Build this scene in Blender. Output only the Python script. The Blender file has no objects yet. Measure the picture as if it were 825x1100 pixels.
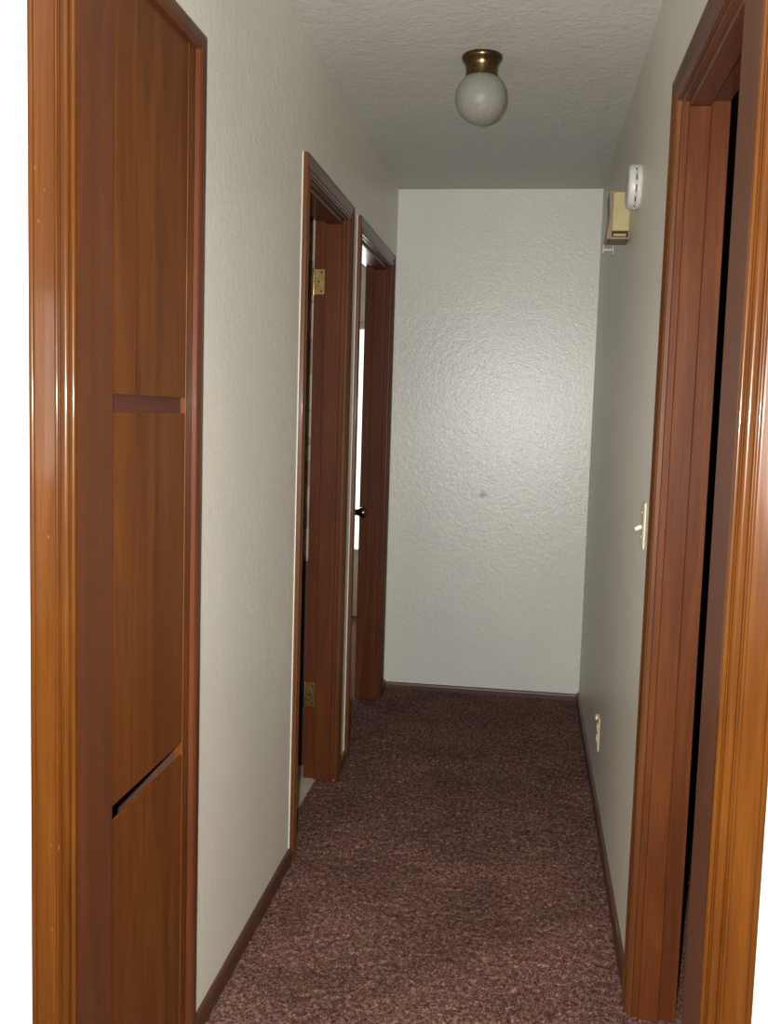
import bpy, bmesh, math, random
from mathutils import Vector, Matrix, noise
import numpy as np

random.seed(4)
COL = bpy.context.scene.collection
PI = math.pi

# ------------------------------------------------------------------ layout (metres)
XL, XR, YF, CZ = -0.674, 0.288, 4.89, 2.44      # hall walls, far wall, ceiling
TL, TR = 0.115, 0.10                            # wall thickness left and right
EY0, EY1 = 1.425, 1.553                         # entry wall front and back face
JL, JR = -0.670, 0.276                          # jamb faces of the cased opening
D1 = (2.935, 3.58)                              # first left doorway, clear
D2 = (3.845, 4.69)                              # second left doorway
D3 = (1.575, 2.262)                              # right doorway
HEAD = 2.045
LX0, LX1, LY0 = -3.2, 2.6, -3.6                 # living room behind the camera
RY = 6.6                                        # bedroom window wall

# ------------------------------------------------------------------ materials
def nodes(name):
    m = bpy.data.materials.new(name); m.use_nodes = True
    nt = m.node_tree
    return m, nt, nt.nodes, nt.links, nt.nodes['Principled BSDF']

def ramp(N, stops, interp='LINEAR'):
    r = N.new('ShaderNodeValToRGB'); e = r.color_ramp
    e.interpolation = interp
    while len(e.elements) < len(stops): e.elements.new(0.5)
    for el, (p, c) in zip(e.elements, stops):
        el.position = p; el.color = (*c, 1)
    return r

def coords(N, L, scale=(1, 1, 1)):
    t = N.new('ShaderNodeTexCoord'); mp = N.new('ShaderNodeMapping')
    mp.inputs['Scale'].default_value = scale
    L.new(t.outputs['Object'], mp.inputs['Vector'])
    return mp.outputs[0]

def noise_tex(N, L, vec, scale, detail=3, rough=.5, dist=0):
    n = N.new('ShaderNodeTexNoise')
    n.inputs['Scale'].default_value = scale; n.inputs['Detail'].default_value = detail
    n.inputs['Roughness'].default_value = rough; n.inputs['Distortion'].default_value = dist
    L.new(vec, n.inputs['Vector'])
    return n.outputs[0]

def paint(name, col, rough, bump, scale, dist=0.0015, vary=.03, stain=None):
    m, nt, N, L, B = nodes(name)
    v = coords(N, L)
    big = noise_tex(N, L, v, 1.7, 4)
    c2 = tuple(x * (1 - vary * 2) for x in col)
    r = ramp(N, [(.35, c2), (.65, col)]); L.new(big, r.inputs[0])
    out = r.outputs[0]
    if stain:                                     # small greasy mark on the paint
        for (cx, cz, rx, rz, k, colr) in stain:
            g = N.new('ShaderNodeNewGeometry'); s = N.new('ShaderNodeSeparateXYZ')
            nn = noise_tex(N, L, v, 28, 3)
            L.new(g.outputs['Position'], s.inputs[0])
            def mth(op, a, b):
                q = N.new('ShaderNodeMath'); q.operation = op
                for i, x in enumerate((a, b)):
                    if isinstance(x, (int, float)): q.inputs[i].default_value = x
                    else: L.new(x, q.inputs[i])
                return q.outputs[0]
            dx = mth('DIVIDE', mth('SUBTRACT', s.outputs[0], cx), rx)
            dz = mth('DIVIDE', mth('SUBTRACT', s.outputs[2], cz), rz)
            d = mth('SQRT', mth('ADD', mth('MULTIPLY', dx, dx), mth('MULTIPLY', dz, dz)), 0)
            d = mth('ADD', d, mth('MULTIPLY', mth('SUBTRACT', nn, .5), 2.2))
            f = mth('MULTIPLY', mth('SUBTRACT', 1.0, d), k)
            cl = N.new('ShaderNodeClamp'); L.new(f, cl.inputs[0])
            mx = N.new('ShaderNodeMix'); mx.data_type = 'RGBA'
            L.new(cl.outputs[0], mx.inputs['Factor']); L.new(out, mx.inputs['A'])
            mx.inputs['B'].default_value = (*colr, 1)
            out = mx.outputs['Result']
    L.new(out, B.inputs['Base Color'])
    B.inputs['Roughness'].default_value = rough
    n1 = noise_tex(N, L, v, scale, 4, .55, .6)
    n2 = noise_tex(N, L, v, scale * .35, 3, .5, .4)
    a = N.new('ShaderNodeMath'); a.operation = 'ADD'; L.new(n1, a.inputs[0]); L.new(n2, a.inputs[1])
    b = N.new('ShaderNodeBump'); b.inputs['Strength'].default_value = bump
    b.inputs['Distance'].default_value = dist
    L.new(a.outputs[0], b.inputs['Height']); L.new(b.outputs[0], B.inputs['Normal'])
    return m

def wood(name, dark, mid, light, rough=.3, coat=.3, axis='z', seed=0.0, wear=False, spec=.5):
    m, nt, N, L, B = nodes(name)
    sc = {'z': (9, 9, .7), 'y': (9, .7, 9), 'x': (.7, 9, 9)}[axis]
    t = N.new('ShaderNodeTexCoord'); mp = N.new('ShaderNodeMapping')
    mp.inputs['Scale'].default_value = sc; mp.inputs['Location'].default_value = (seed, seed * 1.7, seed * .6)
    L.new(t.outputs['Object'], mp.inputs['Vector']); v = mp.outputs[0]
    g1 = noise_tex(N, L, v, 1.6, 6, .62, 1.3)
    sc2 = {'z': (1, 1, .03), 'y': (1, .03, 1), 'x': (.03, 1, 1)}[axis]
    mp2 = N.new('ShaderNodeMapping'); mp2.inputs['Scale'].default_value = sc2
    L.new(t.outputs['Object'], mp2.inputs['Vector'])
    g2 = noise_tex(N, L, mp2.outputs[0], 260, 3, .6)
    a = N.new('ShaderNodeMix'); a.data_type = 'FLOAT'; a.inputs['Factor'].default_value = .32
    L.new(g1, a.inputs['A']); L.new(g2, a.inputs['B'])
    r = ramp(N, [(.30, dark), (.5, mid), (.70, light)]); L.new(a.outputs['Result'], r.inputs[0])
    out = r.outputs[0]
    if wear:                                       # pale knocks and scratches in the varnish
        w = N.new('ShaderNodeTexVoronoi'); w.inputs['Scale'].default_value = 60
        mp3 = N.new('ShaderNodeMapping'); mp3.inputs['Scale'].default_value = (1, 1, .4)
        L.new(t.outputs['Object'], mp3.inputs['Vector']); L.new(mp3.outputs[0], w.inputs['Vector'])
        wr = ramp(N, [(0.0, (1, 1, 1)), (.06, (1, 1, 1)), (.11, (0, 0, 0))]); L.new(w.outputs['Distance'], wr.inputs[0])
        sel = noise_tex(N, L, mp3.outputs[0], 6, 2)
        sr = ramp(N, [(.56, (0, 0, 0)), (.66, (.6, .6, .6))]); L.new(sel, sr.inputs[0])
        mu = N.new('ShaderNodeMath'); mu.operation = 'MULTIPLY'
        L.new(wr.outputs[0], mu.inputs[0]); L.new(sr.outputs[0], mu.inputs[1])
        mx = N.new('ShaderNodeMix'); mx.data_type = 'RGBA'
        L.new(mu.outputs[0], mx.inputs['Factor']); L.new(out, mx.inputs['A'])
        mx.inputs['B'].default_value = (.17, .10, .055, 1); out = mx.outputs['Result']
    L.new(out, B.inputs['Base Color'])
    B.inputs['Roughness'].default_value = rough
    B.inputs['Specular IOR Level'].default_value = spec
    B.inputs['Coat Weight'].default_value = coat; B.inputs['Coat Roughness'].default_value = .08
    b = N.new('ShaderNodeBump'); b.inputs['Strength'].default_value = .25; b.inputs['Distance'].default_value = .0006
    L.new(g2, b.inputs['Height']); L.new(b.outputs[0], B.inputs['Normal'])
    return m

def plain(name, col, rough=.5, metal=0, vary=.06, scale=30, **kw):
    m, nt, N, L, B = nodes(name)
    v = coords(N, L); n = noise_tex(N, L, v, scale, 3)
    r = ramp(N, [(.3, tuple(x * (1 - vary) for x in col)), (.7, tuple(min(1, x * (1 + vary)) for x in col))])
    L.new(n, r.inputs[0]); L.new(r.outputs[0], B.inputs['Base Color'])
    B.inputs['Roughness'].default_value = rough; B.inputs['Metallic'].default_value = metal
    for k, x in kw.items(): B.inputs[k.replace('_', ' ')].default_value = x
    return m

M = {}
WALLC = (.67, .648, .560)
M['wall'] = paint('wall_paint', WALLC, .40, .6, 75)
M['wall_end'] = paint('end_wall_paint', (.575, .575, .535), .31, .5, 105, dist=.0018,
                      stain=[(-.212, .99, .030, .022, 1.1, (.24, .18, .12)), (-.263, .90, .012, .012, .4, (.4, .33, .26))])
M['ceiling'] = paint('ceiling_texture', (.52, .515, .475), .55, .9, 60, dist=.0032)
M['entry'] = paint('entry_wall_paint', (.66, .66, .64), .5, .25, 70)
M['casing'] = wood('varnished_casing', (.038, .0110, .0016), (.062, .0190, .0024), (.088, .030, .0040), .26, .27, wear=True, spec=.10)
M['casing_in'] = wood('brown_casing', (.050, .0160, .0045), (.082, .0270, .0065), (.115, .040, .009), .40, .10, seed=2.1, spec=.2)
M['jamb'] = wood('dark_jamb', (.045, .0120, .0040), (.080, .0220, .0060), (.118, .037, .008), .46, .03, seed=5.3, spec=.12)
M['jamb_entry'] = wood('opening_jamb', (.052, .0125, .0020), (.074, .019, .0030), (.098, .027, .004), .5, .04, seed=7.7)
M['veneer'] = wood('cabinet_veneer', (.058, .0150, .0025), (.100, .0290, .0042), (.155, .052, .007), .45, .05, seed=9.1, spec=.2)
M['frame'] = wood('cabinet_frame', (.050, .014, .0055), (.080, .0225, .008), (.115, .030, .007), .4, .10, seed=3.1, spec=.3)
M['rail'] = wood('cabinet_rail', (.055, .014, .008), (.080, .020, .010), (.100, .026, .009), .6, .0, axis='y', seed=1.1)
M['base_l'] = wood('baseboard_wood', (.035, .013, .007), (.06, .023, .011), (.09, .035, .016), .45, .08, axis='y', seed=4.4)
M['base_x'] = wood('baseboard_wood_end', (.035, .013, .007), (.06, .023, .011), (.09, .035, .016), .45, .08, axis='x', seed=6.4)
M['head_y'] = wood('head_casing_wood', (.050, .017, .009), (.075, .026, .013), (.100, .034, .013), .36, .15, axis='y', seed=8.8, spec=.35)
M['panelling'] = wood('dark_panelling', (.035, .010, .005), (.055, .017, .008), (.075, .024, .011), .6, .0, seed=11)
M['caulk'] = plain('white_caulk', (.50, .48, .43), .5)
M['brass'] = plain('aged_brass', (.42, .29, .11), .32, 1, .25, 60)
M['brass_dark'] = plain('antique_brass', (.135, .095, .042), .24, 1, .35, 25)
M['knob'] = plain('bronze_knob', (.20, .13, .06), .22, 1, .2)
M['white'] = plain('white_plastic', (.46, .455, .43), .4)
M['dark'] = plain('dark_slot', (.03, .028, .025), .6)
M['ivory'] = plain('ivory_plastic', (.50, .46, .31), .4)
M['ivory_old'] = plain('old_ivory_plastic', (.62, .54, .30), .45)
M['tan'] = plain('yellowed_plastic', (.33, .27, .115), .5)
M['chime_wood'] = plain('chime_brown', (.17, .10, .055), .45)
M['metal_dark'] = plain('window_metal', (.55, .55, .55), .4)
M['vinyl'] = plain('bathroom_vinyl', (.42, .38, .33), .35, 0, .12, 12)
M['carpet_flat'] = None

def carpet_mat():
    m, nt, N, L, B = nodes('carpet_pile')
    v = coords(N, L)
    n1 = noise_tex(N, L, v, 190, 3, .7)
    n2 = noise_tex(N, L, v, 75, 3, .7)
    n3 = noise_tex(N, L, v, 3.2, 4, .6)
    a = N.new('ShaderNodeMix'); a.data_type = 'FLOAT'; a.inputs['Factor'].default_value = .45
    L.new(n1, a.inputs['A']); L.new(n2, a.inputs['B'])
    r = ramp(N, [(.35, (.020, .009, .007)), (.455, (.068, .034, .028)), (.54, (.152, .083, .070)), (.65, (.36, .215, .19))])
    L.new(a.outputs['Result'], r.inputs[0])
    # single tufts in other yarns: olive brown and mauve
    n4 = noise_tex(N, L, v, 120, 2, .6)
    r4 = ramp(N, [(.38, (.92, 1.12, .86)), (.5, (1, .96, .92)), (.62, (1.05, .92, 1.06))]); L.new(n4, r4.inputs[0])
    m4 = N.new('ShaderNodeMix'); m4.data_type = 'RGBA'; m4.blend_type = 'MULTIPLY'; m4.inputs['Factor'].default_value = 1
    L.new(r.outputs[0], m4.inputs['A']); L.new(r4.outputs[0], m4.inputs['B'])
    # traffic wear: broad patches where the pile lies darker
    r3 = ramp(N, [(.36, (.76, .73, .72)), (.62, (1.1, 1.06, 1.06))]); L.new(n3, r3.inputs[0])
    mu = N.new('ShaderNodeMix'); mu.data_type = 'RGBA'; mu.blend_type = 'MULTIPLY'; mu.inputs['Factor'].default_value = 1
    L.new(m4.outputs['Result'], mu.inputs['A']); L.new(r3.outputs[0], mu.inputs['B'])
    L.new(mu.outputs['Result'], B.inputs['Base Color'])
    B.inputs['Roughness'].default_value = .95; B.inputs['Specular IOR Level'].default_value = .1
    B.inputs['Sheen Weight'].default_value = .0
    b = N.new('ShaderNodeBump'); b.inputs['Strength'].default_value = .8; b.inputs['Distance'].default_value = .004
    L.new(a.outputs['Result'], b.inputs['Height']); L.new(b.outputs[0], B.inputs['Normal'])
    return m
M['carpet'] = carpet_mat()

def wallpaper_mat():
    m, nt, N, L, B = nodes('patterned_wallpaper')
    v = coords(N, L)
    vo = N.new('ShaderNodeTexVoronoi'); vo.inputs['Scale'].default_value = 13; L.new(v, vo.inputs['Vector'])
    s = N.new('ShaderNodeSeparateColor'); L.new(vo.outputs['Color'], s.inputs[0])
    r = ramp(N, [(0, (.44, .36, .25)), (.35, (.27, .25, .15)), (.6, (.47, .38, .27)), (.8, (.33, .20, .14))], 'CONSTANT')
    L.new(s.outputs[0], r.inputs[0]); L.new(r.outputs[0], B.inputs['Base Color'])
    B.inputs['Roughness'].default_value = .6
    return m
M['wallpaper'] = wallpaper_mat()

def frosted():
    m, nt, N, L, B = nodes('frosted_glass')
    v = coords(N, L); n = noise_tex(N, L, v, 90, 2)
    r = ramp(N, [(.3, (.38, .37, .33)), (.7, (.46, .45, .41))]); L.new(n, r.inputs[0])
    L.new(r.outputs[0], B.inputs['Base Color'])
    B.inputs['Roughness'].default_value = .42
    B.inputs['Transmission Weight'].default_value = .55; B.inputs['IOR'].default_value = 1.3
    return m
M['frosted'] = frosted()

def glass():
    m, nt, N, L, B = nodes('window_glass')
    B.inputs['Roughness'].default_value = 0; B.inputs['Transmission Weight'].default_value = 1
    B.inputs['IOR'].default_value = 1.02
    v = coords(N, L); n = noise_tex(N, L, v, 2, 1)
    r = ramp(N, [(0, (.97, .98, .98)), (1, (1, 1, 1))]); L.new(n, r.inputs[0]); L.new(r.outputs[0], B.inputs['Base Color'])
    return m
M['glass'] = glass()

# ------------------------------------------------------------------ mesh helpers
def empty(name, loc=(0, 0, 0), rz=0, parent=None):
    o = bpy.data.objects.new(name, None); COL.objects.link(o)
    o.empty_display_size = .05
    o.location = loc; o.rotation_euler = (0, 0, rz)
    if parent: o.parent = parent
    return o

def tag(o, label=None, cat=None, group=None, kind=None):
    for k, v in (('label', label), ('category', cat), ('group', group), ('kind', kind)):
        if v: o[k] = v
    return o

def finish(name, bm, mat, parent=None, smooth=None, bevel=None):
    bmesh.ops.recalc_face_normals(bm, faces=bm.faces)
    me = bpy.data.meshes.new(name); bm.to_mesh(me); bm.free()
    mats = mat if isinstance(mat, (list, tuple)) else [mat]
    for x in mats: me.materials.append(x)
    if smooth:
        for p in me.polygons: p.use_smooth = True
        me.set_sharp_from_angle(angle=math.radians(smooth))
    o = bpy.data.objects.new(name, me); COL.objects.link(o)
    if parent: o.parent = parent
    if bevel:
        b = o.modifiers.new('edge', 'BEVEL'); b.width = bevel; b.segments = 2; b.limit_method = 'ANGLE'
        b.harden_normals = False
    return o

def box(bm, x0, x1, y0, y1, z0, z1, mi=0):
    vs = [bm.verts.new((x, y, z)) for x in (x0, x1) for y in (y0, y1) for z in (z0, z1)]
    for f in ((0, 1, 3, 2), (4, 6, 7, 5), (0, 4, 5, 1), (2, 3, 7, 6), (0, 2, 6, 4), (1, 5, 7, 3)):
        bm.faces.new([vs[i] for i in f]).material_index = mi
    return vs

def boxes(name, lst, mat, parent=None, bevel=None):
    bm = bmesh.new()
    for b in lst: box(bm, *b)
    return finish(name, bm, mat, parent, bevel=bevel)

def lathe(name, prof, mat, parent=None, axis='z', seg=48, loc=(0, 0, 0), smooth=40):
    """prof: (radius, height) pairs turned about an axis."""
    bm = bmesh.new(); rings = []
    for r, h in prof:
        ring = []
        for i in range(seg):
            a = 2 * PI * i / seg; c, s = r * math.cos(a), r * math.sin(a)
            p = {'z': (c, s, h), 'x': (h, c, s), 'y': (c, h, s)}[axis]
            ring.append(bm.verts.new(Vector(p) + Vector(loc)))
        rings.append(ring)
    for a, b in zip(rings, rings[1:]):
        for i in range(seg):
            j = (i + 1) % seg
            bm.faces.new((a[i], a[j], b[j], b[i]))
    for ring in (rings[0], rings[-1]):
        bm.faces.new(ring)
    bmesh.ops.remove_doubles(bm, verts=bm.verts, dist=1e-6)
    return finish(name, bm, mat, parent, smooth=smooth)

# casing profile: (distance from the opening, thickness); sampled round beads
def bead(u0, u1, base, h, n=7):
    return [(u0 + (u1 - u0) * (.5 - .5 * math.cos(PI * i / n)), base + h * math.sin(PI * i / n)) for i in range(n + 1)]
PROFILE = ([(0, 0), (0, .0075)] + bead(.0003, .0075, .0075, .0030) + [(.0078, .0068), (.0092, .0068)]
           + bead(.0095, .0235, .0085, .0052) + [(.0245, .0080), (.026, .0082)]
           + bead(.0262, .0320, .0092, .0022) + [(.035, .0098), (.042, .0106), (.050, .0122), (.056, .0140), (.0598, .0150)]
           + [(.0602, .0130), (.0614, .0130)] + bead(.0616, .0705, .0130, .0035) + [(.0708, 0)])
def sweep_casing(name, a0, a1, head, to3d, parent, mats, width=None, legs=(True, True), z0=-.01, prof=PROFILE):
    """U-shaped mitred casing. a0, a1: inner lines of the legs; to3d(a, z, t) gives the point."""
    s = (width / .0708) if width else 1
    bm = bmesh.new()
    path = [(a0, -1, z0, 0), (a0, -1, head, 1), (a1, 1, head, 1), (a1, 1, z0, 0)]
    rings = []
    for (a, sg, z, up) in path:
        rings.append([bm.verts.new(to3d(a + sg * u * s, z + up * u * s, t)) for u, t in prof])
    segs = [(0, 1, legs[0]), (1, 2, True), (2, 3, legs[1])]
    for k, (i, j, on) in enumerate(segs):
        if not on: continue
        # own corner vertices for each length, so the mitre stays a crisp line
        A = [bm.verts.new(v.co) for v in rings[i]]; B = [bm.verts.new(v.co) for v in rings[j]]
        for q in range(len(A) - 1):
            f = bm.faces.new((A[q], A[q + 1], B[q + 1], B[q])); f.material_index = 1 if k == 1 and len(mats) > 1 else 0
        if k != 1: bm.faces.new(A if i == 0 else B)
    for v in [v for v in bm.verts if not v.link_faces]: bm.verts.remove(v)
    return finish(name, bm, mats, parent, smooth=32)

def struct(o, label=None, cat=None):
    return tag(o, label, cat, kind='structure')

# ------------------------------------------------------------------ the shell
def solid(name, lst, mat, label, cat='wall'):
    return struct(boxes(name, lst, mat), label, cat)

# floor: dense carpet in the hall, coarser patches elsewhere, one mesh
def build_floor():
    bm = bmesh.new()
    x0, x1, y0, y1 = -.740, .400, 1.40, YF + .02
    st = .0085
    nx, ny = int((x1 - x0) / st), int((y1 - y0) / st)
    rnd = random.Random(9)
    rows = []
    for j in range(ny + 1):
        row = []
        for i in range(nx + 1):
            x = x0 + (x1 - x0) * i / nx; y = y0 + (y1 - y0) * j / ny
            z = rnd.uniform(-.0035, .0035) + .0025 * noise.noise(Vector((x * 22, y * 22, 0)))
            edge = i in (0, nx) or j in (0, ny)
            row.append(bm.verts.new((x + (0 if edge else rnd.uniform(-.003, .003)),
                                     y + (0 if edge else rnd.uniform(-.003, .003)), z)))
        rows.append(row)
    for a, b in zip(rows, rows[1:]):
        for i in range(nx): bm.faces.new((a[i], a[i + 1], b[i + 1], b[i]))
    for (a, b, c, d) in ((LX0, LX1, LY0, 1.40), (LX0, -.74, 3.80, RY), (-.74, 1.5, YF + .02, RY),
                         (.40, 3.2, 1.40, RY)):
        bm.faces.new([bm.verts.new(p) for p in ((a, c, 0), (b, c, 0), (b, d, 0), (a, d, 0))])
    bm.faces.new([bm.verts.new(p) for p in ((x0 - .04, y0 - .02, -.014), (x1 + .04, y0 - .02, -.014), (x1 + .04, y1 + .05, -.014), (x0 - .04, y1 + .05, -.014))])
    o = finish('floor', bm, M['carpet'], smooth=180)
    return struct(o, 'mottled mauve brown carpet along the hallway floor', 'carpet')
build_floor()
solid('floor', [(-2.6, -.740, 2.2, 3.80, -.02, .001)], M['vinyl'], 'pale vinyl floor inside the first left doorway', 'floor')
solid('ceiling', [(-3.6, 3.4, LY0 - .1, RY + .1, CZ, CZ + .08)], M['ceiling'], 'grey white ceiling with swirled stipple texture', 'ceiling')

WO = .0  # walls run down to below the carpet
zb = -.03
cabY0, cabY1 = 1.556, 1.985
solid('wall_left', [
    (XL - TL, XL, cabY1 - .004, D1[0] - .018, zb, CZ), (XL - TL, XL, D1[0] - .018, D1[1] + .018, HEAD + .018, CZ),
    (XL - TL, XL, D1[1] + .018, D2[0] - .018, zb, CZ), (XL - TL, XL, D2[0] - .018, D2[1] + .018, HEAD + .018, CZ),
    (XL - TL, XL, D2[1] + .018, RY, zb, CZ),
    (XL - TL, XL, EY1, cabY1 - .004, 2.098, CZ)], M['wall'], 'off white textured wall along the left side of the hallway')
solid('wall_right', [
    (XR, XR + TR, EY1, D3[0] - .018, zb, CZ), (XR, XR + TR, D3[0] - .018, D3[1] + .018, HEAD + .018, CZ),
    (XR, XR + TR, D3[1] + .018, YF, zb, CZ)], M['wall'], 'off white textured wall along the right side of the hallway')
solid('wall_back', [(XL, XR + TR, YF, YF + .11, zb, CZ)], M['wall_end'], 'pale glossy textured wall closing the end of the hallway')
solid('wall_front', [
    (LX0, JL - .018, EY0, EY1, zb, CZ), (JR + .018, LX1, EY0, EY1, zb, CZ),
    (JL - .018, JR + .018, EY0, EY1, 2.13, CZ)], M['entry'], 'bright white wall around the cased opening into the hallway')
# rooms beyond the doorways
solid('wall_bathroom', [(-2.6, XL - TL, 3.72, 3.795, .80, CZ), (-2.68, -2.6, 2.2, 3.795, zb, CZ), (-2.6, XL - TL, 2.12, 2.2, zb, CZ)],
      M['wallpaper'], 'patterned beige wallpaper glimpsed through the first left doorway')
solid('trim_wainscot', [(-2.6, XL - TL, 3.705, 3.795, zb, .80)], M['panelling'], 'dark wood wainscot below the patterned wallpaper', 'trim')
solid('wall_bedroom', [
    (-3.4, -2.3, RY, RY + .12, zb, CZ), (-.98, XR, RY, RY + .12, zb, CZ),
    (-2.3, -.98, RY, RY + .12, 1.97, CZ), (-2.3, -.98, RY, RY + .12, zb, .40),
    (-3.48, -3.4, 3.795, RY, zb, CZ), (-3.4, -2.6, 3.72, 3.795, zb, CZ)], M['wall'], 'cream bedroom wall beyond the second left doorway')
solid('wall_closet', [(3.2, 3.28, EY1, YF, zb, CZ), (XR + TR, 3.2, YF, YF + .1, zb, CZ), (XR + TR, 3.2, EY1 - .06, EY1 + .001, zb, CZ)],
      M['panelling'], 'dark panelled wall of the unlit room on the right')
LWX = (-1.75, 1.15)
solid('wall_living', [
    (LX0, LWX[0], LY0 - .12, LY0, zb, CZ), (LWX[1], LX1, LY0 - .12, LY0, zb, CZ),
    (LWX[0], LWX[1], LY0 - .12, LY0, zb, .85), (LWX[0], LWX[1], LY0 - .12, LY0, 2.1, CZ),
    (LX0 - .1, LX0, LY0, EY0, zb, CZ), (LX1, LX1 + .1, LY0, EY0, zb, CZ)], M['entry'], 'white walls of the living room behind the viewer')

def window(name, x0, x1, z0, z1, y, sgn, cols, label):
    r = struct(empty(name, ((x0 + x1) / 2, y, z0)), label, 'window')
    cx = (x0 + x1) / 2
    fr = []
    w = .05
    a, b = x0 - cx, x1 - cx; h = z1 - z0
    ya, yb = sorted((sgn * .02, sgn * .08))
    fr += [(a, a + w, ya, yb, 0, h), (b - w, b, ya, yb, 0, h), (a + w, b - w, ya, yb, 0, w), (a + w, b - w, ya, yb, h - w, h)]
    boxes('window_frame', fr, M['metal_dark'], r, bevel=.002)
    for i in range(1, cols):
        xm = a + (b - a) * i / cols
        boxes('mullion', [(xm - .02, xm + .02, ya, yb, w, h - w)], M['metal_dark'], r)
    bm = bmesh.new(); yg = sgn * .05
    for i in range(cols):
        p, q = a + (b - a) * i / cols + .02, a + (b - a) * (i + 1) / cols - .02
        box(bm, p, q, yg - .002, yg + .002, w, h - w)
    finish('glass_pane', bm, M['glass'], r)
    return r
window('window_1', -2.3, -.98, .40, 1.97, RY, 1, 2, 'bright daylit bedroom window seen past the second left door')
window('window_2', LWX[0], LWX[1], .85, 2.1, LY0, -1, 3, 'wide living room window behind the viewer')

# ------------------------------------------------------------------ baseboards
def baseboard_y(name, xw, sgn, spans, label):
    bm = bmesh.new()
    h, t = .046, .012
    prof = [(0, zb), (t, zb), (t, h - .012), (t - .003, h - .004), (t - .007, h), (0, h)]
    for y0, y1 in spans:
        A = [bm.verts.new((xw + sgn * u, y0, z)) for u, z in prof]; B = [bm.verts.new((xw + sgn * u, y1, z)) for u, z in prof]
        for i in range(len(prof)):
            j = (i + 1) % len(prof); bm.faces.new((A[i], A[j], B[j], B[i]))
        bm.faces.new(A); bm.faces.new(B)
    return struct(finish(name, bm, M['base_l']), label, 'baseboard')
baseboard_y('baseboard_left', XL, 1, [(cabY1, D1[0] - .058), (D1[1] + .058, D2[0] - .058), (D2[1] + .058, YF - .012)],
            'low dark wood baseboard along the left wall')
baseboard_y('baseboard_right', XR, -1, [(D3[1] + .052, YF - .012)], 'low dark wood baseboard along the right wall')
bm = bmesh.new(); prof = [(0, zb), (.012, zb), (.012, .022), (.009, .030), (.005, .033), (0, .033)]
A = [bm.verts.new((XL, YF - u, z)) for u, z in prof]; B = [bm.verts.new((XR, YF - u, z)) for u, z in prof]
for i in range(6): bm.faces.new((A[i], A[(i + 1) % 6], B[(i + 1) % 6], B[i]))
bm.faces.new(A); bm.faces.new(B)
struct(finish('baseboard_back', bm, M['base_x']), 'thin dark baseboard along the end wall', 'baseboard')

# ------------------------------------------------------------------ cased opening in front
r = struct(empty('trim_1', (0, 0, 0)), 'varnished orange brown casing around the opening into the hallway', 'door casing')
sweep_casing('casing', JL, JR, 2.11, lambda a, z, t: (a, EY0 - t, z), r, [M['casing'], M['casing']])
boxes('jamb', [(JL - .018, JL, EY0 - .001, EY1, zb, 2.13)], M['jamb_entry'], r, bevel=.0015)
boxes('jamb', [(JR, JR + .018, EY0 - .001, EY1, zb, 2.13)], M['jamb_entry'], r, bevel=.0015)
boxes('head_jamb', [(JL, JR, EY0 - .001, EY1, 2.112, 2.13)], M['jamb_entry'], r)

# ------------------------------------------------------------------ inner doorways
def doorway(name, xw, sgn, thick, span, label, cw=.0565, caulk=True, legs=(True, True)):
    """sgn: +1 when the hall lies at +x of the wall face xw."""
    r = struct(empty(name, (xw, span[0], 0)), label, 'doorway')
    y0, y1 = 0, span[1] - span[0]
    X = lambda d: sgn * d                       # d: distance into the hall; wall face = 0
    sweep_casing('casing', y0 - .004, y1 + .004, HEAD + .004, lambda a, z, t: (X(t), a, z), r, [M['casing_in'], M['head_y']], width=cw, legs=legs)
    def bx(nm, d0, d1, a0, a1, z0, z1, m, bev=.0015):
        xa, xb = sorted((X(d0), X(d1)))
        return boxes(nm, [(xa, xb, a0, a1, z0, z1)], m, r, bevel=bev)
    bx('jamb', -thick, -.0005, y0 - .018, y0, zb, HEAD + .018, M['jamb'])
    bx('jamb', -thick, -.0005, y1, y1 + .018, zb, HEAD + .018, M['jamb'])
    bx('head_jamb', -thick, -.0005, y0, y1, HEAD, HEAD + .018, M['head_y'])
    e = thick - .040                             # the stop ends where the leaf closes
    bx('door_stop', -e, -.014, y0, y0 + .011, zb, HEAD - .011, M['jamb'], .003)
    bx('door_stop', -e, -.014, y1 - .011, y1, zb, HEAD - .011, M['jamb'], .003)
    bx('door_stop', -e, -.014, y0, y1, HEAD - .011, HEAD, M['head_y'], .003)
    if caulk:
        xa, xb = sorted((X(0), X(.003)))
        c = cw + .004
        boxes('caulk_line', [(xa, xb, y0 - c - .0035, y0 - c + .0005, .046, HEAD + c)], M['caulk'], r)
    return r

def hinge(parent, x, y, z, h=.089):
    """brass butt hinge on the face of a far jamb (face normal towards -y)."""
    g = boxes('hinge', [(x - .036, x, y - .0022, y + .0005, z - h / 2, z + h / 2)], M['brass'], parent, bevel=.0006)
    lathe('hinge_pin', [(.0048, -h / 2 - .004), (.0052, -h / 2), (.0052, h / 2), (.0048, h / 2 + .004)], M['brass'], g,
          loc=(x - .040, y - .004, z), seg=14)
    for dz in (-.033, 0, .033):
        lathe('screw', [(.0035, 0), (.0028, -.0012), (.0001, -.0014)], M['brass_dark'], g, axis='y',
              loc=(x - (.012 if dz else .022), y - .0022, z + dz), seg=10)
    return g

d1 = doorway('door_1', XL, 1, TL, D1, 'dark wood door frame, first on the left, with two bare brass hinges')
L1 = D1[1] - D1[0]
hinge(d1, -TL + .040, L1, 1.832)
hinge(d1, -TL + .040, L1, .322)

d2 = doorway('door_2', XL, 1, TL, D2, 'dark wood door frame, second on the left, with the door slightly ajar')
leaf = empty('door_leaf', (-TL, .004, 0), math.radians(4.2), d2)
ll = D2[1] - D2[0] - .008
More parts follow.
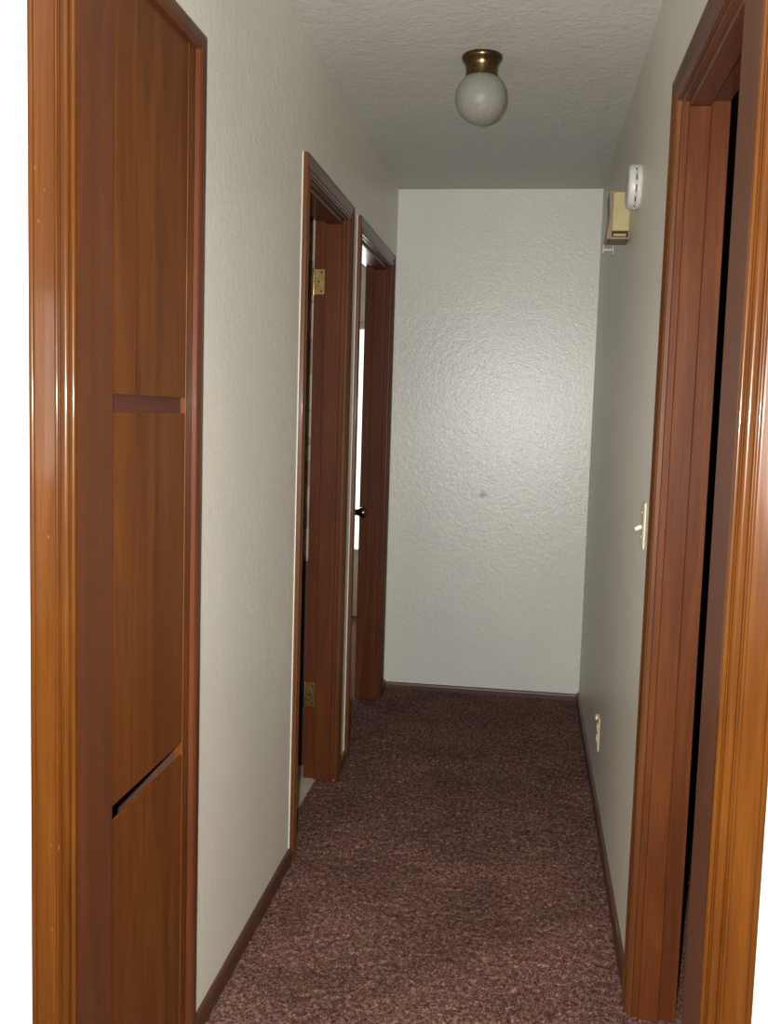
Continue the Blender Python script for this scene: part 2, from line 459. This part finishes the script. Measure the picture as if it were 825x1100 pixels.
# leaf local: y along the leaf, x 0 .. .035 towards the hall
lf = boxes('door_panel', [(0, .035, .002, ll, .014, HEAD - .004)], M['jamb'], leaf, bevel=.002)
def knob(parent, loc):
    x, y, z = loc
    lathe('rose', [(.0001, 0), (.030, 0), (.030, .003), (.026, .008), (.014, .010), (.0001, .010)], M['knob'], parent, axis='x', loc=loc, seg=32)
    lathe('knob', [(.0001, .008), (.016, .008), (.014, .020), (.016, .028), (.022, .035), (.0255, .045), (.0265, .052), (.024, .059),
                   (.017, .063), (.0001, .064)], M['knob'], parent, axis='x', loc=loc, seg=32)
knob(leaf, (.035, ll - .062, .905))

d3 = doorway('door_3', XR, -1, TR, D3, 'dark wood door frame on the right opening to an unlit room', cw=.052, caulk=False, legs=(False, True))

# ------------------------------------------------------------------ linen cabinet in the left wall
cab = tag(empty('linen_cabinet', (XL, cabY0, 0)), 'tall built-in brown wood cabinet with stacked flush doors, in the left wall', 'cabinet')
yc = lambda y: y - cabY0
dy0, dy1 = 1.566, 1.914
cin, cout = 1.948, 1.985
boxes('carcass', [(-.42, -.016, 0, yc(cin), .0, .012), (-.42, -.016, 0, yc(cin), 2.084, 2.096), (-.42, -.41, 0, yc(cin), .012, 2.084),
                  (-.41, -.016, 0, .012, .012, 2.084), (-.41, -.016, yc(cin) - .012, yc(cin), .012, 2.084)], M['panelling'], cab)
boxes('stile', [(-.018, -.0005, 0, yc(dy0), .012, 2.084)], M['frame'], cab, bevel=.001)
boxes('stile', [(-.018, -.0005, yc(dy1), yc(cin), .012, 2.084)], M['veneer'], cab, bevel=.001)
for z in (1.375, 2.074, .03):
    boxes('rail', [(-.022, -.0115, yc(dy0), yc(dy1), z - .03, z + .03)] if z not in (2.074, .03) else
          [(-.018, -.001, yc(dy0), yc(dy1), z - .012, z + .010)], M['rail'], cab)
for z0, z1 in ((.044, .666), (.693, 1.360), (1.390, 2.060)):
    boxes('cabinet_door', [(-.0112 if z0 > .1 else -.0065, -.0015, yc(dy0) + .0006, yc(dy1) - .001, z0, z1)], M['veneer'], cab, bevel=.0005)
# narrow casing round the cabinet: far leg and head
bm = bmesh.new()
hp = [(0, 0), (0, .009), (.004, .0125), (.010, .0135), (.028, .0135), (.034, .011), (.037, .0075), (.037, 0)]
A = [bm.verts.new((t, -.001, 2.063 + u)) for u, t in hp]; B = [bm.verts.new((t, yc(cin) + u, 2.063 + u)) for u, t in hp]
C = [bm.verts.new((t, yc(cin) + u, zb)) for u, t in hp]
for P_, Q_ in ((A, B), ([bm.verts.new(v.co) for v in B], C)):
    for i in range(len(hp) - 1): bm.faces.new((P_[i], P_[i + 1], Q_[i + 1], Q_[i]))
bm.faces.new(A); bm.faces.new(C)
finish('cabinet_casing', bm, M['frame'], cab, smooth=35)

# ------------------------------------------------------------------ ceiling light
LXc, LYc = -.190, 3.117
cl = tag(empty('ceiling_light', (LXc, LYc, CZ)), 'small frosted glass globe light in a flared brass holder on the ceiling', 'ceiling light')
lathe('holder', [(.0001, 0), (.0575, 0), (.0600, -.002), (.0612, -.006), (.0606, -.011), (.0575, -.016), (.0530, -.022), (.0498, -.029),
                 (.0478, -.038), (.0470, -.048), (.0480, -.058), (.0492, -.063), (.0480, -.065), (.0462, -.062), (.045, -.040), (.0001, -.036)],
      M['brass_dark'], cl, seg=64)
prof = []
R_, cz_ = .0765, -.1225
for i in range(33):
    th = PI * (1 - i / 32) * .80 + PI * .0
    prof.append((max(R_ * math.sin(th if i else PI * .80), .0001), cz_ - R_ * math.cos(th)))
prof = [(max(.0001, R_ * math.sin(PI * .80 * (1 - i / 32))), cz_ - R_ * math.cos(PI * .80 * (1 - i / 32)))for i in range(33)]
# prof runs from the neck (top) round to the bottom pole; add the inner wall
inner = [(max(.0001, (R_ - .003) * math.sin(PI * .80 * (i / 32))), cz_ - (R_ - .003) * math.cos(PI * .80 * (i / 32))) for i in range(33)]
bm = bmesh.new()
seg = 64
def ring(r, h): return [bm.verts.new((r * math.cos(2 * PI * k / seg), r * math.sin(2 * PI * k / seg), h)) for k in range(seg)]
rs = [ring(r, h) for r, h in prof + inner]
for a, b in list(zip(rs, rs[1:])) + [(rs[-1], rs[0])]:
    for k in range(seg): bm.faces.new((a[k], a[(k + 1) % seg], b[(k + 1) % seg], b[k]))
bmesh.ops.remove_doubles(bm, verts=bm.verts, dist=2e-5)
finish('globe', bm, M['frosted'], cl, smooth=60)
lathe('bulb', [(.0001, -.045), (.013, -.045), (.013, -.070), (.020, -.090), (.028, -.110), (.029, -.125), (.024, -.140), (.012, -.149), (.0001, -.151)],
      M['white'], cl, seg=32)
# ------------------------------------------------------------------ smoke detector on the right wall
sd = tag(empty('smoke_detector', (XR, 3.11, 2.056)), 'round white smoke detector high on the right wall', 'smoke detector')
lathe('mounting_base', [(.0001, 0), (.064, 0), (.066, -.003), (.066, -.012), (.062, -.014), (.0001, -.014)], M['white'], sd, axis='x', seg=56)
lathe('sensor_gap', [(.0001, -.013), (.060, -.013), (.060, -.0175), (.0001, -.0175)], M['dark'], sd, axis='x', seg=40)
lathe('cover', [(.0001, -.0168), (.062, -.0168), (.0645, -.019), (.0640, -.030), (.060, -.0355), (.050, -.038), (.022, -.039), (.0001, -.039)],
      M['white'], sd, axis='x', seg=56)
for k in range(12):
    a = 2 * PI * k / 12
    o = boxes('vent_rib', [(-.0172, -.0138, .059, .0645, -.006, .006)], M['white'], sd)
    o.rotation_euler = (a, 0, 0)

# ------------------------------------------------------------------ door chime
ch = tag(empty('wall_mounted_chime', (XR, 3.395, 1.955)), 'yellowed door chime box with brown front, below the smoke detector', 'door chime')
boxes('housing', [(-.055, 0, 0, .120, .026, .150)], M['tan'], ch, bevel=.003)
bm = bmesh.new()
fp = [(-.055, .002), (-.066, .0), (-.071, .006), (-.067, .04), (-.063, .08), (-.066, .12), (-.0675, .147), (-.064, .152), (-.055, .152)]
A = [bm.verts.new((x, -.001, z)) for x, z in fp]; B = [bm.verts.new((x, .122, z)) for x, z in fp]
for i in range(len(fp)): bm.faces.new((A[i], A[(i + 1) % 9], B[(i + 1) % 9], B[i]))
bm.faces.new(A); bm.faces.new(B)
finish('front_cover', bm, M['chime_wood'], ch, smooth=30)
boxes('lower_tray', [(-.058, -.003, .004, .116, 0, .008)], M['chime_wood'], ch, bevel=.001)
boxes('tone_bar', [(-.050, -.008, .008, .112, .011, .019)], M['tan'], ch, bevel=.002)
boxes('tray_back', [(-.003, 0, .004, .116, .0, .030)], M['chime_wood'], ch)

# small white bracket further along
br = tag(empty('wall_bracket', (XR, 4.05, 2.030)), 'tiny white bracket on the right wall just past the door chime', 'bracket')
boxes('back_plate', [(-.004, 0, 0, .045, -.022, .030)], M['white'], br, bevel=.001)
boxes('arm', [(-.036, -.004, .012, .034, -.006, .002)], M['white'], br, bevel=.001)
boxes('lip', [(-.041, -.036, .010, .036, -.016, .016)], M['white'], br, bevel=.001)

# ------------------------------------------------------------------ light switch and outlet
def plate(parent, h=.114, w=.070, t=.0048, mat=None):
    bm = bmesh.new()
    a = [(-w / 2, -h / 2), (w / 2, -h / 2), (w / 2, h / 2), (-w / 2, h / 2)]
    i = .005
    b = [(-w / 2 + i, -h / 2 + i), (w / 2 - i, -h / 2 + i), (w / 2 - i, h / 2 - i), (-w / 2 + i, h / 2 - i)]
    R0 = [bm.verts.new((0, y, z)) for y, z in a]; R1 = [bm.verts.new((-t * .45, y, z)) for y, z in a]; R2 = [bm.verts.new((-t, y, z)) for y, z in b]
    for P_, Q_ in ((R0, R1), (R1, R2)):
        for k in range(4): bm.faces.new((P_[k], P_[(k + 1) % 4], Q_[(k + 1) % 4], Q_[k]))
    bm.faces.new(R0); bm.faces.new(R2)
    return finish('cover_plate', bm, mat, parent)
sw = tag(empty('light_switch', (XR, 2.545, 1.115)), 'ivory toggle light switch on the right wall beside the door frame', 'light switch')
plate(sw, mat=M['ivory'])
bm = bmesh.new(); box(bm, -.0215, -.003, -.0045, .0045, -.0050, .0050)
o = finish('toggle', bm, M['white'], sw, bevel=.0012); o.rotation_euler = (0, math.radians(-28), 0); o.location = (-.002, 0, -.002)
for z in (-.030, .030): lathe('screw', [(.0001, -.0045), (.003, -.0045), (.0028, -.0062), (.0001, -.0066)], M['ivory'], sw, axis='x', loc=(0, 0, z), seg=12)
ou = tag(empty('wall_outlet', (XR, 3.581, .255)), 'ivory electrical outlet low on the right wall near the baseboard', 'outlet')
plate(ou, h=.118, mat=M['ivory_old'])
for z in (-.020, .020):
    s = lathe('socket', [(.0001, -.004), (.0165, -.004), (.0165, -.0072), (.0155, -.0078), (.0001, -.0078)], M['ivory_old'], ou, axis='x', loc=(0, 0, z), seg=28)
    boxes('slots', [(-.0082, -.0070, -.0072, -.0056, z - .001, z + .007), (-.0082, -.0070, .0056, .0072, z, z + .006)], M['dark'], s)
# the top of its plate is chipped outward, seen as a small tab
boxes('loose_corner', [(-.013, -.003, .010, .034, .044, .058)], M['ivory_old'], ou, bevel=.001)

# ------------------------------------------------------------------ linen tower in the bathroom
bc = tag(empty('storage_cabinet', (-1.317, 3.42, 0)), 'dark wood cabinet edge glimpsed inside the first left doorway', 'cabinet')
boxes('body', [(0, .487, 0, .27, .08, 1.93), (.02, .467, .03, .27, .001, .08)], M['panelling'], bc, bevel=.002)
for z0, z1 in ((.10, .92), (.94, 1.91)):
    p = boxes('cabinet_door', [(.01, .477, -.018, 0, z0, z1)], M['panelling'], bc, bevel=.003)
    lathe('knob', [(.0001, -.018), (.006, -.018), (.006, -.03), (.014, -.036), (.012, -.044), (.0001, -.046)], M['brass'], p, axis='y',
          loc=(.05, 0, (z0 + z1) / 2), seg=16)

# ------------------------------------------------------------------ light
def area(name, loc, rot, sx, sy, power, col=(1, 1, 1), spread=PI):
    l = bpy.data.lights.new(name, 'AREA'); l.shape = 'RECTANGLE'; l.size = sx; l.size_y = sy
    l.energy = power; l.color = col; l.spread = spread
    o = bpy.data.objects.new(name, l); COL.objects.link(o); o.location = loc; o.rotation_euler = rot
    return o
# daylight entering by the living room window behind the viewer (light travels towards +y)
wn = LWX[1] - LWX[0]
for i in range(3):
    a = LWX[0] + wn * i / 3; b = LWX[0] + wn * (i + 1) / 3
    area('window_daylight', ((a + b) / 2, LY0 - .01, 1.475), (math.radians(90), 0, 0), (b - a) - .08, 1.14, (24, 9, 13)[i], (1, .985, .955))
area('bedroom_daylight', (-1.64, RY - .01, 1.185), (math.radians(-90), 0, 0), 1.2, 1.45, 25, (1, .98, .95))
# the camera's own small flash
fl = bpy.data.lights.new('camera_flash', 'POINT'); fl.energy = 375; fl.shadow_soft_size = .016; fl.color = (1, .97, .92)
fo = bpy.data.objects.new('camera_flash', fl); COL.objects.link(fo)

w = bpy.data.worlds.new('World'); bpy.context.scene.world = w; w.use_nodes = True
bg = w.node_tree.nodes['Background']
bg.inputs['Color'].default_value = (1, .99, .96, 1); bg.inputs['Strength'].default_value = 1.6

# ------------------------------------------------------------------ camera
f, yaw, pit, rol, H = 1078.446, .141953, .098172, .029485, 1.37185
fw = Vector((-math.sin(yaw) * math.cos(pit), math.cos(yaw) * math.cos(pit), -math.sin(pit)))
r0 = Vector((math.cos(yaw), math.sin(yaw), 0)); u0 = r0.cross(fw)
r_ = r0 * math.cos(rol) + u0 * math.sin(rol); u_ = -r0 * math.sin(rol) + u0 * math.cos(rol)
cd = bpy.data.cameras.new('camera'); cam = bpy.data.objects.new('camera', cd); COL.objects.link(cam)
mt = Matrix((r_, u_, -fw)).transposed().to_4x4(); mt.translation = Vector((0, 0, H))
cam.matrix_world = mt
cd.sensor_fit = 'HORIZONTAL'; cd.sensor_width = 36; cd.lens = f / 825 * 36; cd.clip_start = .02
fo.location = Vector((0, 0, H)) + u_ * .02 - r_ * .055 - fw * .01
sc = bpy.context.scene; sc.camera = cam
sc.view_settings.view_transform = 'Standard'; sc.view_settings.look = 'None'
sc.view_settings.gamma = 1; sc.view_settings.exposure = 0; sc.view_settings.use_curve_mapping = False
